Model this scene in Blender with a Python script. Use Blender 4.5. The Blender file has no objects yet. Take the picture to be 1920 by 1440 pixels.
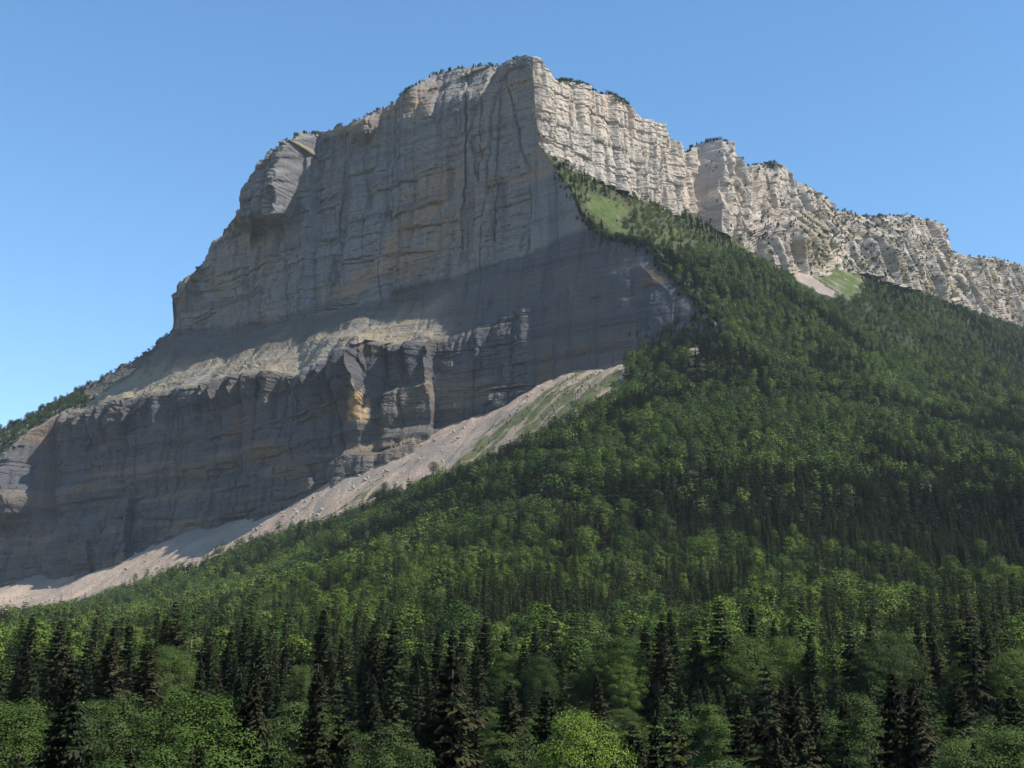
import bpy, math, random
import numpy as np

# ------------------------------------------------------------------ camera, sky, sun, exposure
scene = bpy.context.scene
F_PX, PITCH = 2376.0, math.radians(15.0)        # focal length in photo pixels (1920 wide)
cam_data = bpy.data.cameras.new("camera")
cam_data.sensor_width = 36.0
cam_data.lens = 36.0 * F_PX / 1920.0
cam_data.clip_start = 0.5
cam_data.clip_end = 30000.0
cam = bpy.data.objects.new("camera", cam_data)
scene.collection.objects.link(cam)
cam.location = (0, 0, 0)
cam.rotation_euler = (math.radians(90) + PITCH, 0, 0)
scene.camera = cam

SUN_EL = math.radians(47.0)
SUN_XY = np.array([0.896, -0.444]); SUN_XY /= np.linalg.norm(SUN_XY)
world = bpy.data.worlds.new("World")
scene.world = world
world.use_nodes = True
wn = world.node_tree.nodes; wl = world.node_tree.links
wn.clear()
sky = wn.new("ShaderNodeTexSky"); sky.sky_type = 'NISHITA'; sky.sun_disc = False
sky.sun_elevation = SUN_EL
sky.sun_rotation = math.atan2(SUN_XY[0], SUN_XY[1])
sky.altitude = 1000.0; sky.air_density = 1.15; sky.dust_density = 0.0; sky.ozone_density = 1.2
bg = wn.new("ShaderNodeBackground"); bg.inputs["Strength"].default_value = 0.125
wo = wn.new("ShaderNodeOutputWorld")
hs = wn.new('ShaderNodeHueSaturation'); hs.inputs['Hue'].default_value = 0.497; hs.inputs['Saturation'].default_value = 1.2; hs.inputs['Value'].default_value = 1.1
wl.new(sky.outputs[0], hs.inputs['Color']); wl.new(hs.outputs[0], bg.inputs[0]); wl.new(bg.outputs[0], wo.inputs[0])

sun_data = bpy.data.lights.new("sun", 'SUN')
sun_data.energy = 5.0; sun_data.angle = math.radians(0.53); sun_data.color = (1.0, 0.91, 0.79)
sun = bpy.data.objects.new("sun", sun_data)
scene.collection.objects.link(sun)
from mathutils import Vector
sd = Vector((SUN_XY[0]*math.cos(SUN_EL), SUN_XY[1]*math.cos(SUN_EL), math.sin(SUN_EL)))
sun.rotation_euler = sd.to_track_quat('Z', 'Y').to_euler()
sun.location = sd * 3000

scene.view_settings.view_transform = 'Standard'
scene.view_settings.look = 'None'
scene.view_settings.exposure = 0.72
scene.view_settings.gamma = 1.0
scene.view_settings.use_curve_mapping = False
scene.cycles.use_denoising = True
scene.cycles.max_bounces = 6
scene.cycles.diffuse_bounces = 3
scene.cycles.volume_bounces = 1
scene.cycles.transparent_max_bounces = 4

rng = np.random.default_rng(7)
random.seed(7)
COL = scene.collection

# ------------------------------------------------------------------ helpers
CT, ST = math.cos(PITCH), math.sin(PITCH)
def ratio(px, py):
    u = (np.asarray(px, float) - 960) / F_PX; v = (720 - np.asarray(py, float)) / F_PX
    den = CT - v * ST
    return u / den, (ST + v * CT) / den           # x/Y and z/Y of the sight line
def unproj(px, py, Y):
    r, q = ratio(px, py)
    return np.stack([r * Y, np.asarray(Y, float) + 0 * r, q * Y], -1)
def project(P):
    y, z = P[..., 1], P[..., 2]
    d = np.maximum(y * CT + z * ST, 1e-3)
    return 960 + F_PX * P[..., 0] / d, 720 - F_PX * (z * CT - y * ST) / d, d

def hash3(ix, iy, iz, seed):
    h = (ix.astype(np.int64) * 374761393 + iy.astype(np.int64) * 668265263 + iz.astype(np.int64) * 2147483647 + seed * 1274126177) & 0xffffffff
    h = ((h ^ (h >> 13)) * 1274126177) & 0xffffffff
    h = ((h ^ (h >> 16)) * 2246822519) & 0xffffffff
    return ((h ^ (h >> 15)) & 0xffffff) / float(0xffffff)
def vnoise(x, y, z=None, seed=0):
    x = np.asarray(x, float); y = np.asarray(y, float); z = np.zeros_like(x) if z is None else np.asarray(z, float)
    xi, yi, zi = np.floor(x), np.floor(y), np.floor(z)
    fx, fy, fz = x - xi, y - yi, z - zi
    fx = fx * fx * (3 - 2 * fx); fy = fy * fy * (3 - 2 * fy); fz = fz * fz * (3 - 2 * fz)
    r = 0
    for a in (0, 1):
        wx = fx if a else 1 - fx
        for b in (0, 1):
            wy = fy if b else 1 - fy
            for c in (0, 1):
                wz = fz if c else 1 - fz
                r = r + wx * wy * wz * hash3(xi + a, yi + b, zi + c, seed)
    return r * 2 - 1
def fbm(x, y, z=None, seed=0, octaves=4, gain=0.5):
    s = 0; a = 1.0; t = 0
    for o in range(octaves):
        k = 2.03 ** o
        s = s + a * vnoise(x * k, y * k, None if z is None else z * k, seed + o * 17); t += a; a *= gain
    return s / t * 1.6
def sm(a, b, x):
    t = np.clip((x - a) / (b - a), 0, 1); return t * t * (3 - 2 * t)
def pl(points, x):
    p = np.array(points, float); return np.interp(x, p[:, 0], p[:, 1])

def make_mesh(name, verts, faces, mat=None, smooth=False, attrs=None, normals=None):
    verts = np.asarray(verts, np.float32); faces = np.asarray(faces, np.int32)
    me = bpy.data.meshes.new(name)
    n = faces.shape[1]
    me.vertices.add(len(verts)); me.vertices.foreach_set("co", verts.ravel())
    me.loops.add(faces.size); me.loops.foreach_set("vertex_index", faces.ravel())
    me.polygons.add(len(faces))
    me.polygons.foreach_set("loop_start", np.arange(len(faces), dtype=np.int32) * n)
    try: me.polygons.foreach_set("loop_total", np.full(len(faces), n, np.int32))
    except Exception: pass
    me.update(calc_edges=True)
    me.polygons.foreach_set("use_smooth", np.full(len(faces), smooth, bool))
    if attrs:
        for k, v in attrs.items():
            a = me.attributes.new(k, 'FLOAT', 'POINT'); a.data.foreach_set("value", np.asarray(v, np.float32))
    if mat: me.materials.append(mat)
    if normals is not None:
        nn = np.asarray(normals, float); nn = nn / (np.linalg.norm(nn, axis=1, keepdims=True) + 1e-9)
        me.polygons.foreach_set("use_smooth", np.ones(len(faces), bool)); me.normals_split_custom_set_from_vertices([tuple(q) for q in nn])
    return me
def add_obj(name, me, parent=None, **props):
    o = bpy.data.objects.new(name, me); COL.objects.link(o); o.parent = parent
    for k, v in props.items(): o[k] = v
    return o
def grid_faces(nr, nc):
    i = np.arange((nr - 1) * (nc - 1)); r = i // (nc - 1); c = i % (nc - 1); a = r * nc + c
    return np.stack([a, a + 1, a + nc + 1, a + nc], -1)
def in_poly(px, py, poly):
    poly = np.array(poly, float); inside = np.zeros(np.shape(px), bool); j = len(poly) - 1
    for i in range(len(poly)):
        xi, yi = poly[i]; xj, yj = poly[j]
        with np.errstate(divide='ignore', invalid='ignore'):
            c = ((yi > py) != (yj > py)) & (px < (xj - xi) * (py - yi) / (yj - yi + 1e-9) + xi)
        inside ^= c; j = i
    return inside

# ------------------------------------------------------------------ materials
def new_mat(name):
    m = bpy.data.materials.new(name); m.use_nodes = True; m.node_tree.nodes.clear()
    return m, m.node_tree.nodes, m.node_tree.links
class NB:
    """small node-building helper"""
    def __init__(s, name): s.m, s.n, s.l = new_mat(name)
    def node(s, t, **kw):
        nd = s.n.new(t)
        for k, v in kw.items(): setattr(nd, k, v)
        return nd
    def link(s, a, b): s.l.new(a, b)
    def coords(s, scale=(1, 1, 1)):
        tc = s.node("ShaderNodeTexCoord"); mp = s.node("ShaderNodeMapping")
        mp.inputs["Scale"].default_value = scale; s.link(tc.outputs["Object"], mp.inputs[0]); return mp.outputs[0]
    def noise(s, scale, detail=4, rough=0.55, sc=(1, 1, 1), dist=0.0):
        nd = s.node("ShaderNodeTexNoise"); nd.inputs["Scale"].default_value = scale
        nd.inputs["Detail"].default_value = detail; nd.inputs["Roughness"].default_value = rough
        nd.inputs["Distortion"].default_value = dist
        s.link(s.coords(sc), nd.inputs["Vector"]); return nd.outputs["Fac"]
    def ramp(s, fac, a, b, va=0.0, vb=1.0):
        nd = s.node("ShaderNodeMapRange"); nd.inputs[1].default_value = a; nd.inputs[2].default_value = b
        nd.inputs[3].default_value = va; nd.inputs[4].default_value = vb; nd.interpolation_type = 'SMOOTHSTEP'
        s.link(fac, nd.inputs[0]); return nd.outputs[0]
    def math(s, op, a, b=None):
        nd = s.node("ShaderNodeMath", operation=op)
        for i, v in enumerate((a, b)):
            if v is None: continue
            if isinstance(v, (int, float)): nd.inputs[i].default_value = v
            else: s.link(v, nd.inputs[i])
        return nd.outputs[0]
    def mix(s, fac, a, b, mode='MIX'):
        nd = s.node("ShaderNodeMix", data_type='RGBA', blend_type=mode)
        if isinstance(fac, (int, float)): nd.inputs[0].default_value = fac
        else: s.link(fac, nd.inputs[0])
        for i, v in ((6, a), (7, b)):
            if isinstance(v, tuple): nd.inputs[i].default_value = (*v, 1)
            else: s.link(v, nd.inputs[i])
        return nd.outputs[2]
    def attr(s, name, typ='GEOMETRY'):
        nd = s.node("ShaderNodeAttribute"); nd.attribute_name = name; nd.attribute_type = typ; return nd.outputs["Fac"]
    def finish(s, color, rough=0.9, bump=None, bstr=0.5, bdist=1.0, trans=0.0, spec=0.2):
        out = s.node("ShaderNodeOutputMaterial"); bs = s.node("ShaderNodeBsdfPrincipled")
        s.link(color, bs.inputs["Base Color"]) if not isinstance(color, tuple) else None
        bs.inputs["Roughness"].default_value = rough
        bs.inputs["Specular IOR Level"].default_value = spec
        if bump is not None:
            bp = s.node("ShaderNodeBump"); bp.inputs["Strength"].default_value = bstr; bp.inputs["Distance"].default_value = bdist
            s.link(bump, bp.inputs["Height"]); s.link(bp.outputs[0], bs.inputs["Normal"])
        if trans > 0:
            tr = s.node("ShaderNodeBsdfTranslucent"); s.link(color, tr.inputs[0])
            mx = s.node("ShaderNodeMixShader"); mx.inputs[0].default_value = trans
            s.link(bs.outputs[0], mx.inputs[1]); s.link(tr.outputs[0], mx.inputs[2]); s.link(mx.outputs[0], out.inputs[0])
        else: s.link(bs.outputs[0], out.inputs[0])
        return s.m
    def slope(s):
        g = s.node("ShaderNodeNewGeometry"); sp = s.node("ShaderNodeSeparateXYZ"); s.link(g.outputs["True Normal"], sp.inputs[0]); return sp.outputs[2]

def rock_material(name, base, warm, dark, ochre, streak, grass_amt, ochre_lo=0.53):
    b = NB(name)
    big = b.noise(0.006, 5, 0.6); c = b.mix(b.ramp(big, 0.35, 0.65), base, warm)
    och = b.noise(0.0045, 5, 0.65, sc=(1, 1, 1.7), dist=0.6); c = b.mix(b.math('MULTIPLY', b.ramp(och, ochre_lo, ochre_lo + 0.12), 0.8), c, ochre)
    band = b.noise(0.02, 4, 0.6, sc=(0.12, 0.12, 2.4)); c = b.mix(b.math('MULTIPLY', b.ramp(band, 0.5, 0.68), 0.45), c, dark)
    band2 = b.noise(0.09, 3, 0.6, sc=(0.1, 0.1, 2.6)); c = b.mix(b.math('MULTIPLY', b.ramp(band2, 0.52, 0.7), 0.4), c, dark)
    st = b.noise(0.05, 6, 0.7, sc=(1, 1, 0.06)); c = b.mix(b.math('MULTIPLY', b.ramp(st, 0.5, 0.66), streak), c, dark)
    st2 = b.noise(0.11, 4, 0.6, sc=(1, 1, 0.12)); c = b.mix(b.math('MULTIPLY', b.ramp(st2, 0.55, 0.7), 0.35), c, tuple(min(1, x * 1.35) for x in base))
    fine = b.noise(0.25, 4, 0.7); c = b.mix(b.math('MULTIPLY', b.ramp(fine, 0.35, 0.7), 0.25), c, dark)
    gn = b.noise(0.02, 5, 0.65); g = b.math('MULTIPLY', b.ramp(b.slope(), 0.5, 0.78), b.ramp(gn, 0.42, 0.6)); g = b.math('MULTIPLY', g, grass_amt)
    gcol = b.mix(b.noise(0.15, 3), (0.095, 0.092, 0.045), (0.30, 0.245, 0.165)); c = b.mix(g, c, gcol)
    c = b.mix(b.attr("veg"), c, gcol); c = b.mix(b.attr("scar"), c, (0.46, 0.32, 0.17)); c = b.mix(b.attr("marl_shade"), c, b.mix(1.0, c, (0.47, 0.49, 0.54), "MULTIPLY"))
    bump = b.math('ADD', b.math('MULTIPLY', b.noise(0.12, 6, 0.7, sc=(1, 1, 1.5)), 5.0), b.math('ADD', b.math('MULTIPLY', band2, 3.0), b.math('MULTIPLY', st2, 2.5)))
    return b.finish(c, 0.93, bump, 0.8, 1.0)
mat_shade_rock = rock_material("limestone_shade_tinted", (0.180, 0.182, 0.190), (0.235, 0.205, 0.172), (0.060, 0.064, 0.074), (0.30, 0.20, 0.115), 0.62, 0.85)  # limestone with the wall's shade put into darker, cooler colours
mat_sun_rock = rock_material("limestone_sun_tinted", (0.42, 0.378, 0.33), (0.45, 0.38, 0.315), (0.17, 0.16, 0.15), (0.44, 0.31, 0.21), 0.4, 0.8, 0.62)  # lit copy of the same limestone, sunlight put into lighter, warmer colours

def ground_material():
    b = NB("scree_and_turf")
    n1 = b.noise(0.02, 6, 0.7); n2 = b.noise(0.6, 4, 0.7); n3 = b.noise(0.006, 4, 0.6, dist=0.5)
    scree = b.mix(b.ramp(n1, 0.3, 0.7), (0.285, 0.220, 0.170), (0.38, 0.300, 0.235))
    scree = b.mix(b.ramp(n3, 0.5, 0.65), scree, (0.235, 0.20, 0.175))
    scree = b.mix(b.math('MULTIPLY', b.ramp(n2, 0.5, 0.62), 0.7), scree, (0.13, 0.12, 0.105))
    vor = b.node("ShaderNodeTexVoronoi"); vor.inputs["Scale"].default_value = 0.28; b.link(b.coords(), vor.inputs["Vector"])
    scree = b.mix(b.math('MULTIPLY', b.ramp(vor.outputs["Distance"], 0.0, 0.45, 1.0, 0.0), 0.35), scree, (0.42, 0.38, 0.34))
    turf = b.mix(b.noise(0.05, 5, 0.7), (0.060, 0.078, 0.028), (0.125, 0.130, 0.055))
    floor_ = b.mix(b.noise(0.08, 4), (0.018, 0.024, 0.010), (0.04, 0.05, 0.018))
    meadow = b.mix(b.ramp(b.noise(0.09, 6, 0.75), 0.35, 0.65), (0.034, 0.062, 0.013), (0.078, 0.102, 0.028))
    patch = b.math('ADD', b.attr("turf"), b.math('MULTIPLY', b.math('SUBTRACT', b.noise(0.035, 6, 0.75), 0.5), 1.6))
    c = b.mix(b.ramp(patch, 0.40, 0.85), scree, turf)
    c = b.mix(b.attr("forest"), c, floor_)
    c = b.mix(b.attr("meadow"), c, meadow)
    bump = b.math('ADD', b.math('MULTIPLY', n2, 1.2), b.math('MULTIPLY', b.noise(0.12, 6, 0.7), 5.0))
    return b.finish(c, 0.95, bump, 0.9, 1.0)
mat_ground = ground_material()

def foliage_material(name, dark, mid, light, warm, trans):
    b = NB(name)
    t = b.attr("tint", 'INSTANCER')            # a fixed number per tree: its own foliage shade
    c = b.mix(b.ramp(t, 0.0, 0.5), dark, mid); c = b.mix(b.ramp(t, 0.5, 1.0), c, light)
    w = b.attr("warmth", 'INSTANCER'); c = b.mix(w, c, warm)
    v = b.attr("leaf"); c = b.mix(b.ramp(v, 0.0, 1.0, 0.0, 0.35), c, b.mix(1.0, c, (1.75, 1.7, 1.5), 'MULTIPLY'))
    return b.finish(c, 0.75, None, trans=trans, spec=0.12)
mat_needles = foliage_material("conifer_needles", (0.015, 0.025, 0.011), (0.025, 0.040, 0.015), (0.038, 0.056, 0.020), (0.065, 0.050, 0.024), 0.15)
mat_leaves = foliage_material("broadleaf_leaves", (0.022, 0.042, 0.011), (0.048, 0.082, 0.016), (0.092, 0.140, 0.022), (0.105, 0.120, 0.050), 0.16)
b = NB("bark"); mat_bark = b.finish(b.mix(b.noise(1.5, 5, 0.7, sc=(1, 1, 0.3)), (0.05, 0.04, 0.03), (0.15, 0.125, 0.10)), 0.95, b.noise(3, 4), 0.5, 0.1)
b = NB("boulder_rock"); mat_boulder = b.finish(b.mix(b.noise(0.8, 5, 0.7), (0.20, 0.175, 0.15), (0.37, 0.325, 0.28)), 0.95, b.noise(1.2, 5, 0.7), 0.6, 0.4)

# ------------------------------------------------------------------ the big wall in shade (left of the prow)
N_L = np.array([0.589, 0.808]); C_L = float(N_L @ np.array([34.0, 2000.0]))     # plan line of the wall, N_L points into the mountain
def wall_Y(px, py, off):
    r, q = ratio(px, py); return (C_L - off) / (N_L[0] * r + N_L[1])

BASE = [(-220,1160),(0,1119),(31,1100),(108,1100),(208,1073),(308,1022),(417,1000),(542,958),(640,905),(727,860),(800,815),(843,795),(927,765),(1027,712),(1100,692),(1200,680),(1260,655),(1345,640)]
BASE = [(x, y - 13 * (x < 700)) for x, y in BASE]
LTOP = [(-220,925),(0,868),(60,815),(118,775),(160,768),(208,750),(245,744),(300,735),(370,720),(430,706),(500,695),(560,704),(610,680),(660,652),(690,640),(760,650),(815,640),(900,620),(1000,572),(1100,525),(1200,500),(1300,590),(1345,612)]
UBASE = [(-220,880),(-100,846),(0,812),(60,785),(110,758),(190,718),(230,694),(280,668),(322,628),(330,620),(370,622),(430,612),(520,598),(640,580),(700,562),(850,517),(960,482),(1050,447),(1100,430),(1140,452),(1200,466),(1255,520),(1300,566),(1345,606)]
RIM = [(-220,875),(-100,841),(0,806),(60,779),(110,752),(190,712),(230,688),(278,660),(290,652),(322,620),(331,600),(331,562),(345,535),(370,505),(390,487),(410,452),(430,422),(450,388),(465,342),(480,310),(510,283),(540,264),(565,251),(600,249),(625,241),(650,236),(700,212),(740,192),(775,166),(800,151),(840,133),(870,128),(900,126),(935,126),(960,113),(985,105),(1000,108),(1003,200),(1010,272),(1040,312),(1060,342),(1090,402),(1130,442),(1215,457),(1255,510),(1300,560),(1345,602)]
TW = [(-220,170),(100,160),(400,140),(600,140),(680,122),(720,92),(790,62),(830,42),(870,28),(1000,14),(1100,12),(1345,6)]

def facet(px, py, xr_top, xr_bot, w, y0, y1, D, fall, soft=10, hold=0.55):
    """buttress whose right flank (w wide, ending at xr) turns to the sun and which dies out to the left over fall"""
    t = np.clip((py - y0) / (y1 - y0), 0, 1); xr = xr_top + (xr_bot - xr_top) * t + 0.06 * w * vnoise(py / 22, py * 0, seed=int(y0))
    k = np.where(px > xr, 0, np.where(px > xr - w, (xr - px) / w, np.clip(1 - (xr - w - px) / fall, 0, 1)))
    return D * k * sm(y0 - soft, y0 + soft, py) * (1 - sm(y1 - max(soft, hold * (y1 - y0)), y1 + soft, py)) * (1 + 0.03 * vnoise(py / 9, px / 30, seed=int(xr_top)))

LAYERS = {}
def blocks(s, z, thick, width, seed, jitter=0.35):
    """bedded and jointed rock: one random offset per bed and per joint-bounded block (-1..1), plus distance to the joints"""
    zz = z / thick + 0.6 * vnoise(s / (width * 6), z / (thick * 9), seed=seed + 5)
    zl = zz + jitter * (hash3(np.floor(zz), np.floor(zz) * 0, np.floor(zz) * 0, seed + 3) - 0.5)
    k = np.floor(zl)
    ss = s / width + 37.0 * hash3(k, k * 0, k * 0, seed + 1) + 0.35 * vnoise(s / width * 1.7, z / thick * 0.25, seed=seed + 2)
    j = np.floor(ss); fs = ss - j; fz = zl - k
    return hash3(j, k, k * 0, seed) * 2 - 1, hash3(k, k * 0, k * 0, seed + 9) * 2 - 1, np.minimum(fs, 1 - fs) * width, np.minimum(fz, 1 - fz) * thick

def corner_notch(z):
    q = z / 17 + 0.5 * vnoise(z / 40, z * 0, seed=87); k = np.floor(q); return 7 * (hash3(k, k * 0, k * 0, 88) - 0.6) + 2.5 * fbm(z / 9, z * 0, seed=89, octaves=3)
def build_left_wall():
    cols = np.arange(-220, 1345.1, 1.9); nc = len(cols)
    nB, nT, nU, nP = 175, 62, 245, 10
    lv = [np.array([pl(q, c) for c in cols]) for q in (BASE, LTOP, UBASE, RIM)]
    lv[0] = lv[0] + 28
    rows, wlev, lev = [], [], []
    for a, bb, n, k in ((0, 1, nB, 0), (1, 2, nT, 1), (2, 3, nU, 2)):
        for i in range(n):
            t = i / n; rows.append(lv[a] * (1 - t) + lv[bb] * t); lev.append(k + t)
    rows.append(lv[3]); lev.append(3.0)
    PY = np.array(rows); PX = np.tile(cols, (len(rows), 1)); L = np.array(lev)[:, None] * np.ones_like(PX)
    tw = pl(TW, PX); H_up = np.clip((pl(UBASE, PX) - pl(RIM, PX)) / 100, 0, 1)
    off = np.where(L < 1, tw + 14 * (1 - L), np.where(L < 2, tw * (2 - L) ** 0.9, 0))
    low = 1 - sm(0.9, 1.25, L); up = sm(1.9, 2.05, L)
    # named relief of the upper wall
    D = 0
    D = D + up * facet(PX, PY, 594, 553, 46, 252, 436, 66, 200, 10, 0.2)
    F1 = up * facet(PX, PY, 594, 553, 46, 252, 440, 1.0, 90, 6, 0.08)
    D = D + up * facet(PX, PY, 482, 480, 9, 388, 482, 22, 60)
    D = D + up * facet(PX, PY, 381, 368, 18, 498, 592, 34, 60)
    D = D + up * facet(PX, PY, 716, 708, 26, 218, 268, 34, 90)
    D = D + up * facet(PX, PY, 935, 925, 10, 122, 168, 20, 60, 5)
    D = D + up * facet(PX, PY, 868, 868, 6, 205, 262, 7, 30, 5)
    D = D - up * 16 * sm(585, 600, PX) * (1 - sm(648, 660, PX)) * (1 - sm(430, 480, PY))
    for x, dp in ((655, 9), (632, 4), (690, 4), (875, 8), (935, 6), (780, 3), (830, 3), (730, 3)):
        D = D - up * dp * np.exp(-((PX - x + 0.05 * (PY - 300) + 3 * vnoise(PY / 40, PX * 0, seed=x)) / 2.6) ** 2) * (1 - 0.6 * sm(400, 520, PY))
    D = D - 55 * sm(0, 1, (RIMY(PX) + 62 - PY) / 62) * sm(770, 830, PX) * (1 - sm(935, 962, PX)) * up     # shelf below the rim
    # named relief of the lower wall
    D = D + low * np.where(PX < 118 - 0.07 * (PY - 870), -25 + 95 * (1 - np.clip((PX - 12) / 100, 0, 1)), 0) * (1 - sm(960, 1000, PY)) * sm(-130, 0, PX)
    for (xt, xb, w, y0, y1, d, fl) in ((248, 240, 14, 735, 845, 24, 70), (392, 384, 9, 712, 790, 14, 60), (428, 420, 14, 705, 800, 20, 30), (522, 515, 12, 690, 722, 16, 40),
                                       (496, 490, 7, 700, 765, 13, 40), (165, 158, 9, 770, 800, 12, 40), (168, 160, 5, 820, 850, 10, 30),
                                       (694, 686, 22, 628, 800, 62, 110), (709, 705, 8, 632, 700, 16, 14), (818, 814, 9, 628, 748, 26, 34), (776, 776, 4, 655, 690, 10, 40), (745, 740, 4, 640, 665, 10, 30)):
        D = D + (1 - sm(1.3, 1.75, L)) * facet(PX, PY, xt, xb, w, y0, y1, d, fl, 7)
    shelf = lambda x0, x1, pts, d: d * sm(x0 - 8, x0 + 8, PX) * (1 - sm(x1 - 5, x1 + 4, PX)) * sm(-2, 7, PY - pl(pts, PX))
    D = D + low * shelf(130, 245, [(130, 950), (180, 940), (245, 930)], 22)
    D = D + low * shelf(620, 780, [(620, 868), (650, 846), (720, 845), (780, 822)], 26)
    D = D + low * shelf(130, 165, [(120, 1012), (170, 1008)], 12)
    D = D + low * shelf(715, 815, [(700, 740), (780, 722), (815, 716)], 16)
    D = D - low * 10 * (1 - sm(0, 14, PY - pl([(-200, 985), (200, 960), (360, 905), (500, 870), (640, 850), (760, 800)], PX))) * sm(-40, 0, PY - pl([(-200, 985), (200, 960), (360, 905), (500, 870), (640, 850), (760, 800)], PX))
    off = off + D * np.clip((1345 - PX) / 40, 0, 1)
    Y = (C_L - off) / (N_L[0] * ratio(PX, PY)[0] + N_L[1])
    P = unproj(PX, PY, Y)
    s = -(P[..., 0] * N_L[1] - P[..., 1] * N_L[0]); z = P[..., 2]
    zs = z + 0.03 * s
    # bedding / joints; stronger on the lower wall's crest, weaker on the smooth main face
    b1, l1, e1, h1 = blocks(s, zs, 46, 70, 11); b2, l2, e2, h2 = blocks(s, zs, 17, 26, 23); b3, l3, e3, h3 = blocks(s, zs, 7, 9, 31)
    crest = low * (1 - sm(0, 90, PY - pl(LTOP, PX)))
    d = 3.6 * b1 + 1.8 * l1 + (2.2 + 2.4 * crest) * b2 + (1.1 + 2.2 * crest) * l2 + 1.0 * b3 + 0.7 * l3
    d = d - 1.3 * np.exp(-(h1 / 1.8) ** 2) - 4.2 * np.exp(-(e1 / 1.7) ** 2) * (hash3(np.floor(s / 70), np.floor(z / 150), 0 * s, 4) > 0.4)
    d = d + 9 * fbm(s / 260, z / 300, seed=3, octaves=3) + 9 * np.abs(fbm(s / 60, z / 330, seed=8, octaves=4)) * (1 + 1.2 * crest) + 11 * F1 * np.abs(fbm(s / 14, z / 60, seed=18, octaves=4)) + 4 * F1 * b2 + 2.5 * F1 * b3 + 1.2 * fbm(s / 9, z / 14, seed=6, octaves=3)
    crack = np.abs(fbm(s / 60, z / 420, seed=41, octaves=3)); d = d - 8 * np.exp(-(crack / 0.04) ** 2)
    ph = s / 52 + 0.9 * fbm(s / 120, z / 260, seed=19, octaves=3); fr = ph - np.floor(ph); saw = np.where(fr < 0.22, fr / 0.22, 1 - (fr - 0.22) / 0.78)
    hs = 0.35 + 0.65 * hash3(np.floor(ph), np.floor(ph) * 0, np.floor(ph) * 0, 13)
    d = d + saw * hs * low * 24 * (1 - sm(815, 850, PX)) * (1 - sm(20, 60 + 70 * hs, PY - pl(LTOP, PX))) * sm(-3, 5, PY - pl(LTOP, PX)) + saw * hs * up * (4 + 7 * (PX < 600)) * (PX < 1000)
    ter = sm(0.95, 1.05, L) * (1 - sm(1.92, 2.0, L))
    rib = fbm(s / 60, z / 400, seed=77, octaves=4) * 16
    tz = fbm(s / 110, P[..., 1] / 40, seed=55, octaves=4)
    edge = np.where(L < 0.02, 0.0, 1.0) * (1 - 0.75 * sm(985, 1000, PX)) * np.clip((1345 - PX) / 40, 0, 1)
    rimfade = 1 - 0.5 * sm(2.97, 3.0, L)
    amp = np.where(PX > 1000, np.minimum(1, np.clip((PY - pl(RIM, PX)) / 60, 0.15, 1)), 1)
    d = (d * (1 - 0.65 * ter) + rib * ter * np.clip((tw - 30) / 90, 0, 1)) * edge * rimfade * amp
    P[..., 0] -= N_L[0] * d; P[..., 1] -= N_L[1] * d
    P[..., 2] += ter * np.clip((tw - 30) / 80, 0, 1) * (6 * tz + 2.3 * np.sin(z / 3.6 + 2 * tz + 0.012 * s) + 1.5 * fbm(s / 7, z / 5, seed=56, octaves=3)) * sm(1.0, 1.1, L)
    P[..., 2] += sm(2.97, 3.0, L) * 3.0 * fbm(s / 14, s / 40, seed=71, octaves=4) * np.where(PX < 990, 1, 0.2)
    cw = np.where(PX < 1000, np.exp(-(1000 - PX) / 16), np.exp(-np.maximum(PY - pl(RIM, PX), 0) / 16)) * (PX < 1100) * (1 - sm(330, 430, PY))
    cn = corner_notch(P[..., 2]); P[..., 0] += 0.9 * cn * cw; P[..., 1] -= 0.5 * cn * cw
    # top surface running back from the rim
    back = []
    top = P[-1]
    for i in range(1, nP + 1):
        dd = [2, 6, 14, 28, 50, 90, 150, 250, 400, 650][i - 1]
        kb = sm(930, 990, cols); q = top.copy(); q[:, 0] += (N_L[0] * (1 - kb) - 0.10 * kb) * dd; q[:, 1] += (N_L[1] * (1 - kb) + kb) * dd
        q[:, 2] += -0.05 * dd - 0.0006 * dd * dd * np.where(cols < 600, 1.2, 0.3) + (2.0 * fbm(q[:, 0] / 30, q[:, 1] / 30, seed=2) if i > 1 else 0)
        q[:, 2] -= np.where(cols > 998, 7 * sm(0, 30, dd), 0)
        back.append(q)
    Pall = np.concatenate([P.reshape(-1, 3), np.array(back).reshape(-1, 3)])
    nr = len(rows) + nP
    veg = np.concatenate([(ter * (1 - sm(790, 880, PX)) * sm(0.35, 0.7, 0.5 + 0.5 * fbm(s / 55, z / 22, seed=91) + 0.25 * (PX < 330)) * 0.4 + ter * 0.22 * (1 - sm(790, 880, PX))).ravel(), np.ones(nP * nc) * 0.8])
    marl_shade = 1 - sm(-6, 8, PY * -1 + pl([(-220,880),(330,622),(520,600),(640,582),(850,520),(1000,474),(1090,430),(1345,400)], PX) + 6 * fbm(s / 30, z / 30, seed=95))
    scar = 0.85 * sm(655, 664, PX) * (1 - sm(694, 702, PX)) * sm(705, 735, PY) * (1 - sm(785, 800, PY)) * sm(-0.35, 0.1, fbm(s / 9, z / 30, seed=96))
    scar = scar + 0.24 * low * sm(0.15, 0.6, fbm(s / 160, z / 22, seed=97)) * sm(30, 90, PY - pl(LTOP, PX)); marl_shade = marl_shade * (1 - 0.7 * np.clip(scar, 0, 1))
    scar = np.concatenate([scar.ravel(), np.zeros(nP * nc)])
    marl_shade = np.concatenate([(marl_shade * np.maximum(1 - ter * (1 - sm(780, 880, PX)), 0.95 * sm(1.35, 1.75, L + 0.25 * fbm(s / 60, z / 60, seed=98)))).ravel(), np.zeros(nP * nc)])  # marl tone, plus painted shade darkening the terrace's upper half
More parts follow.
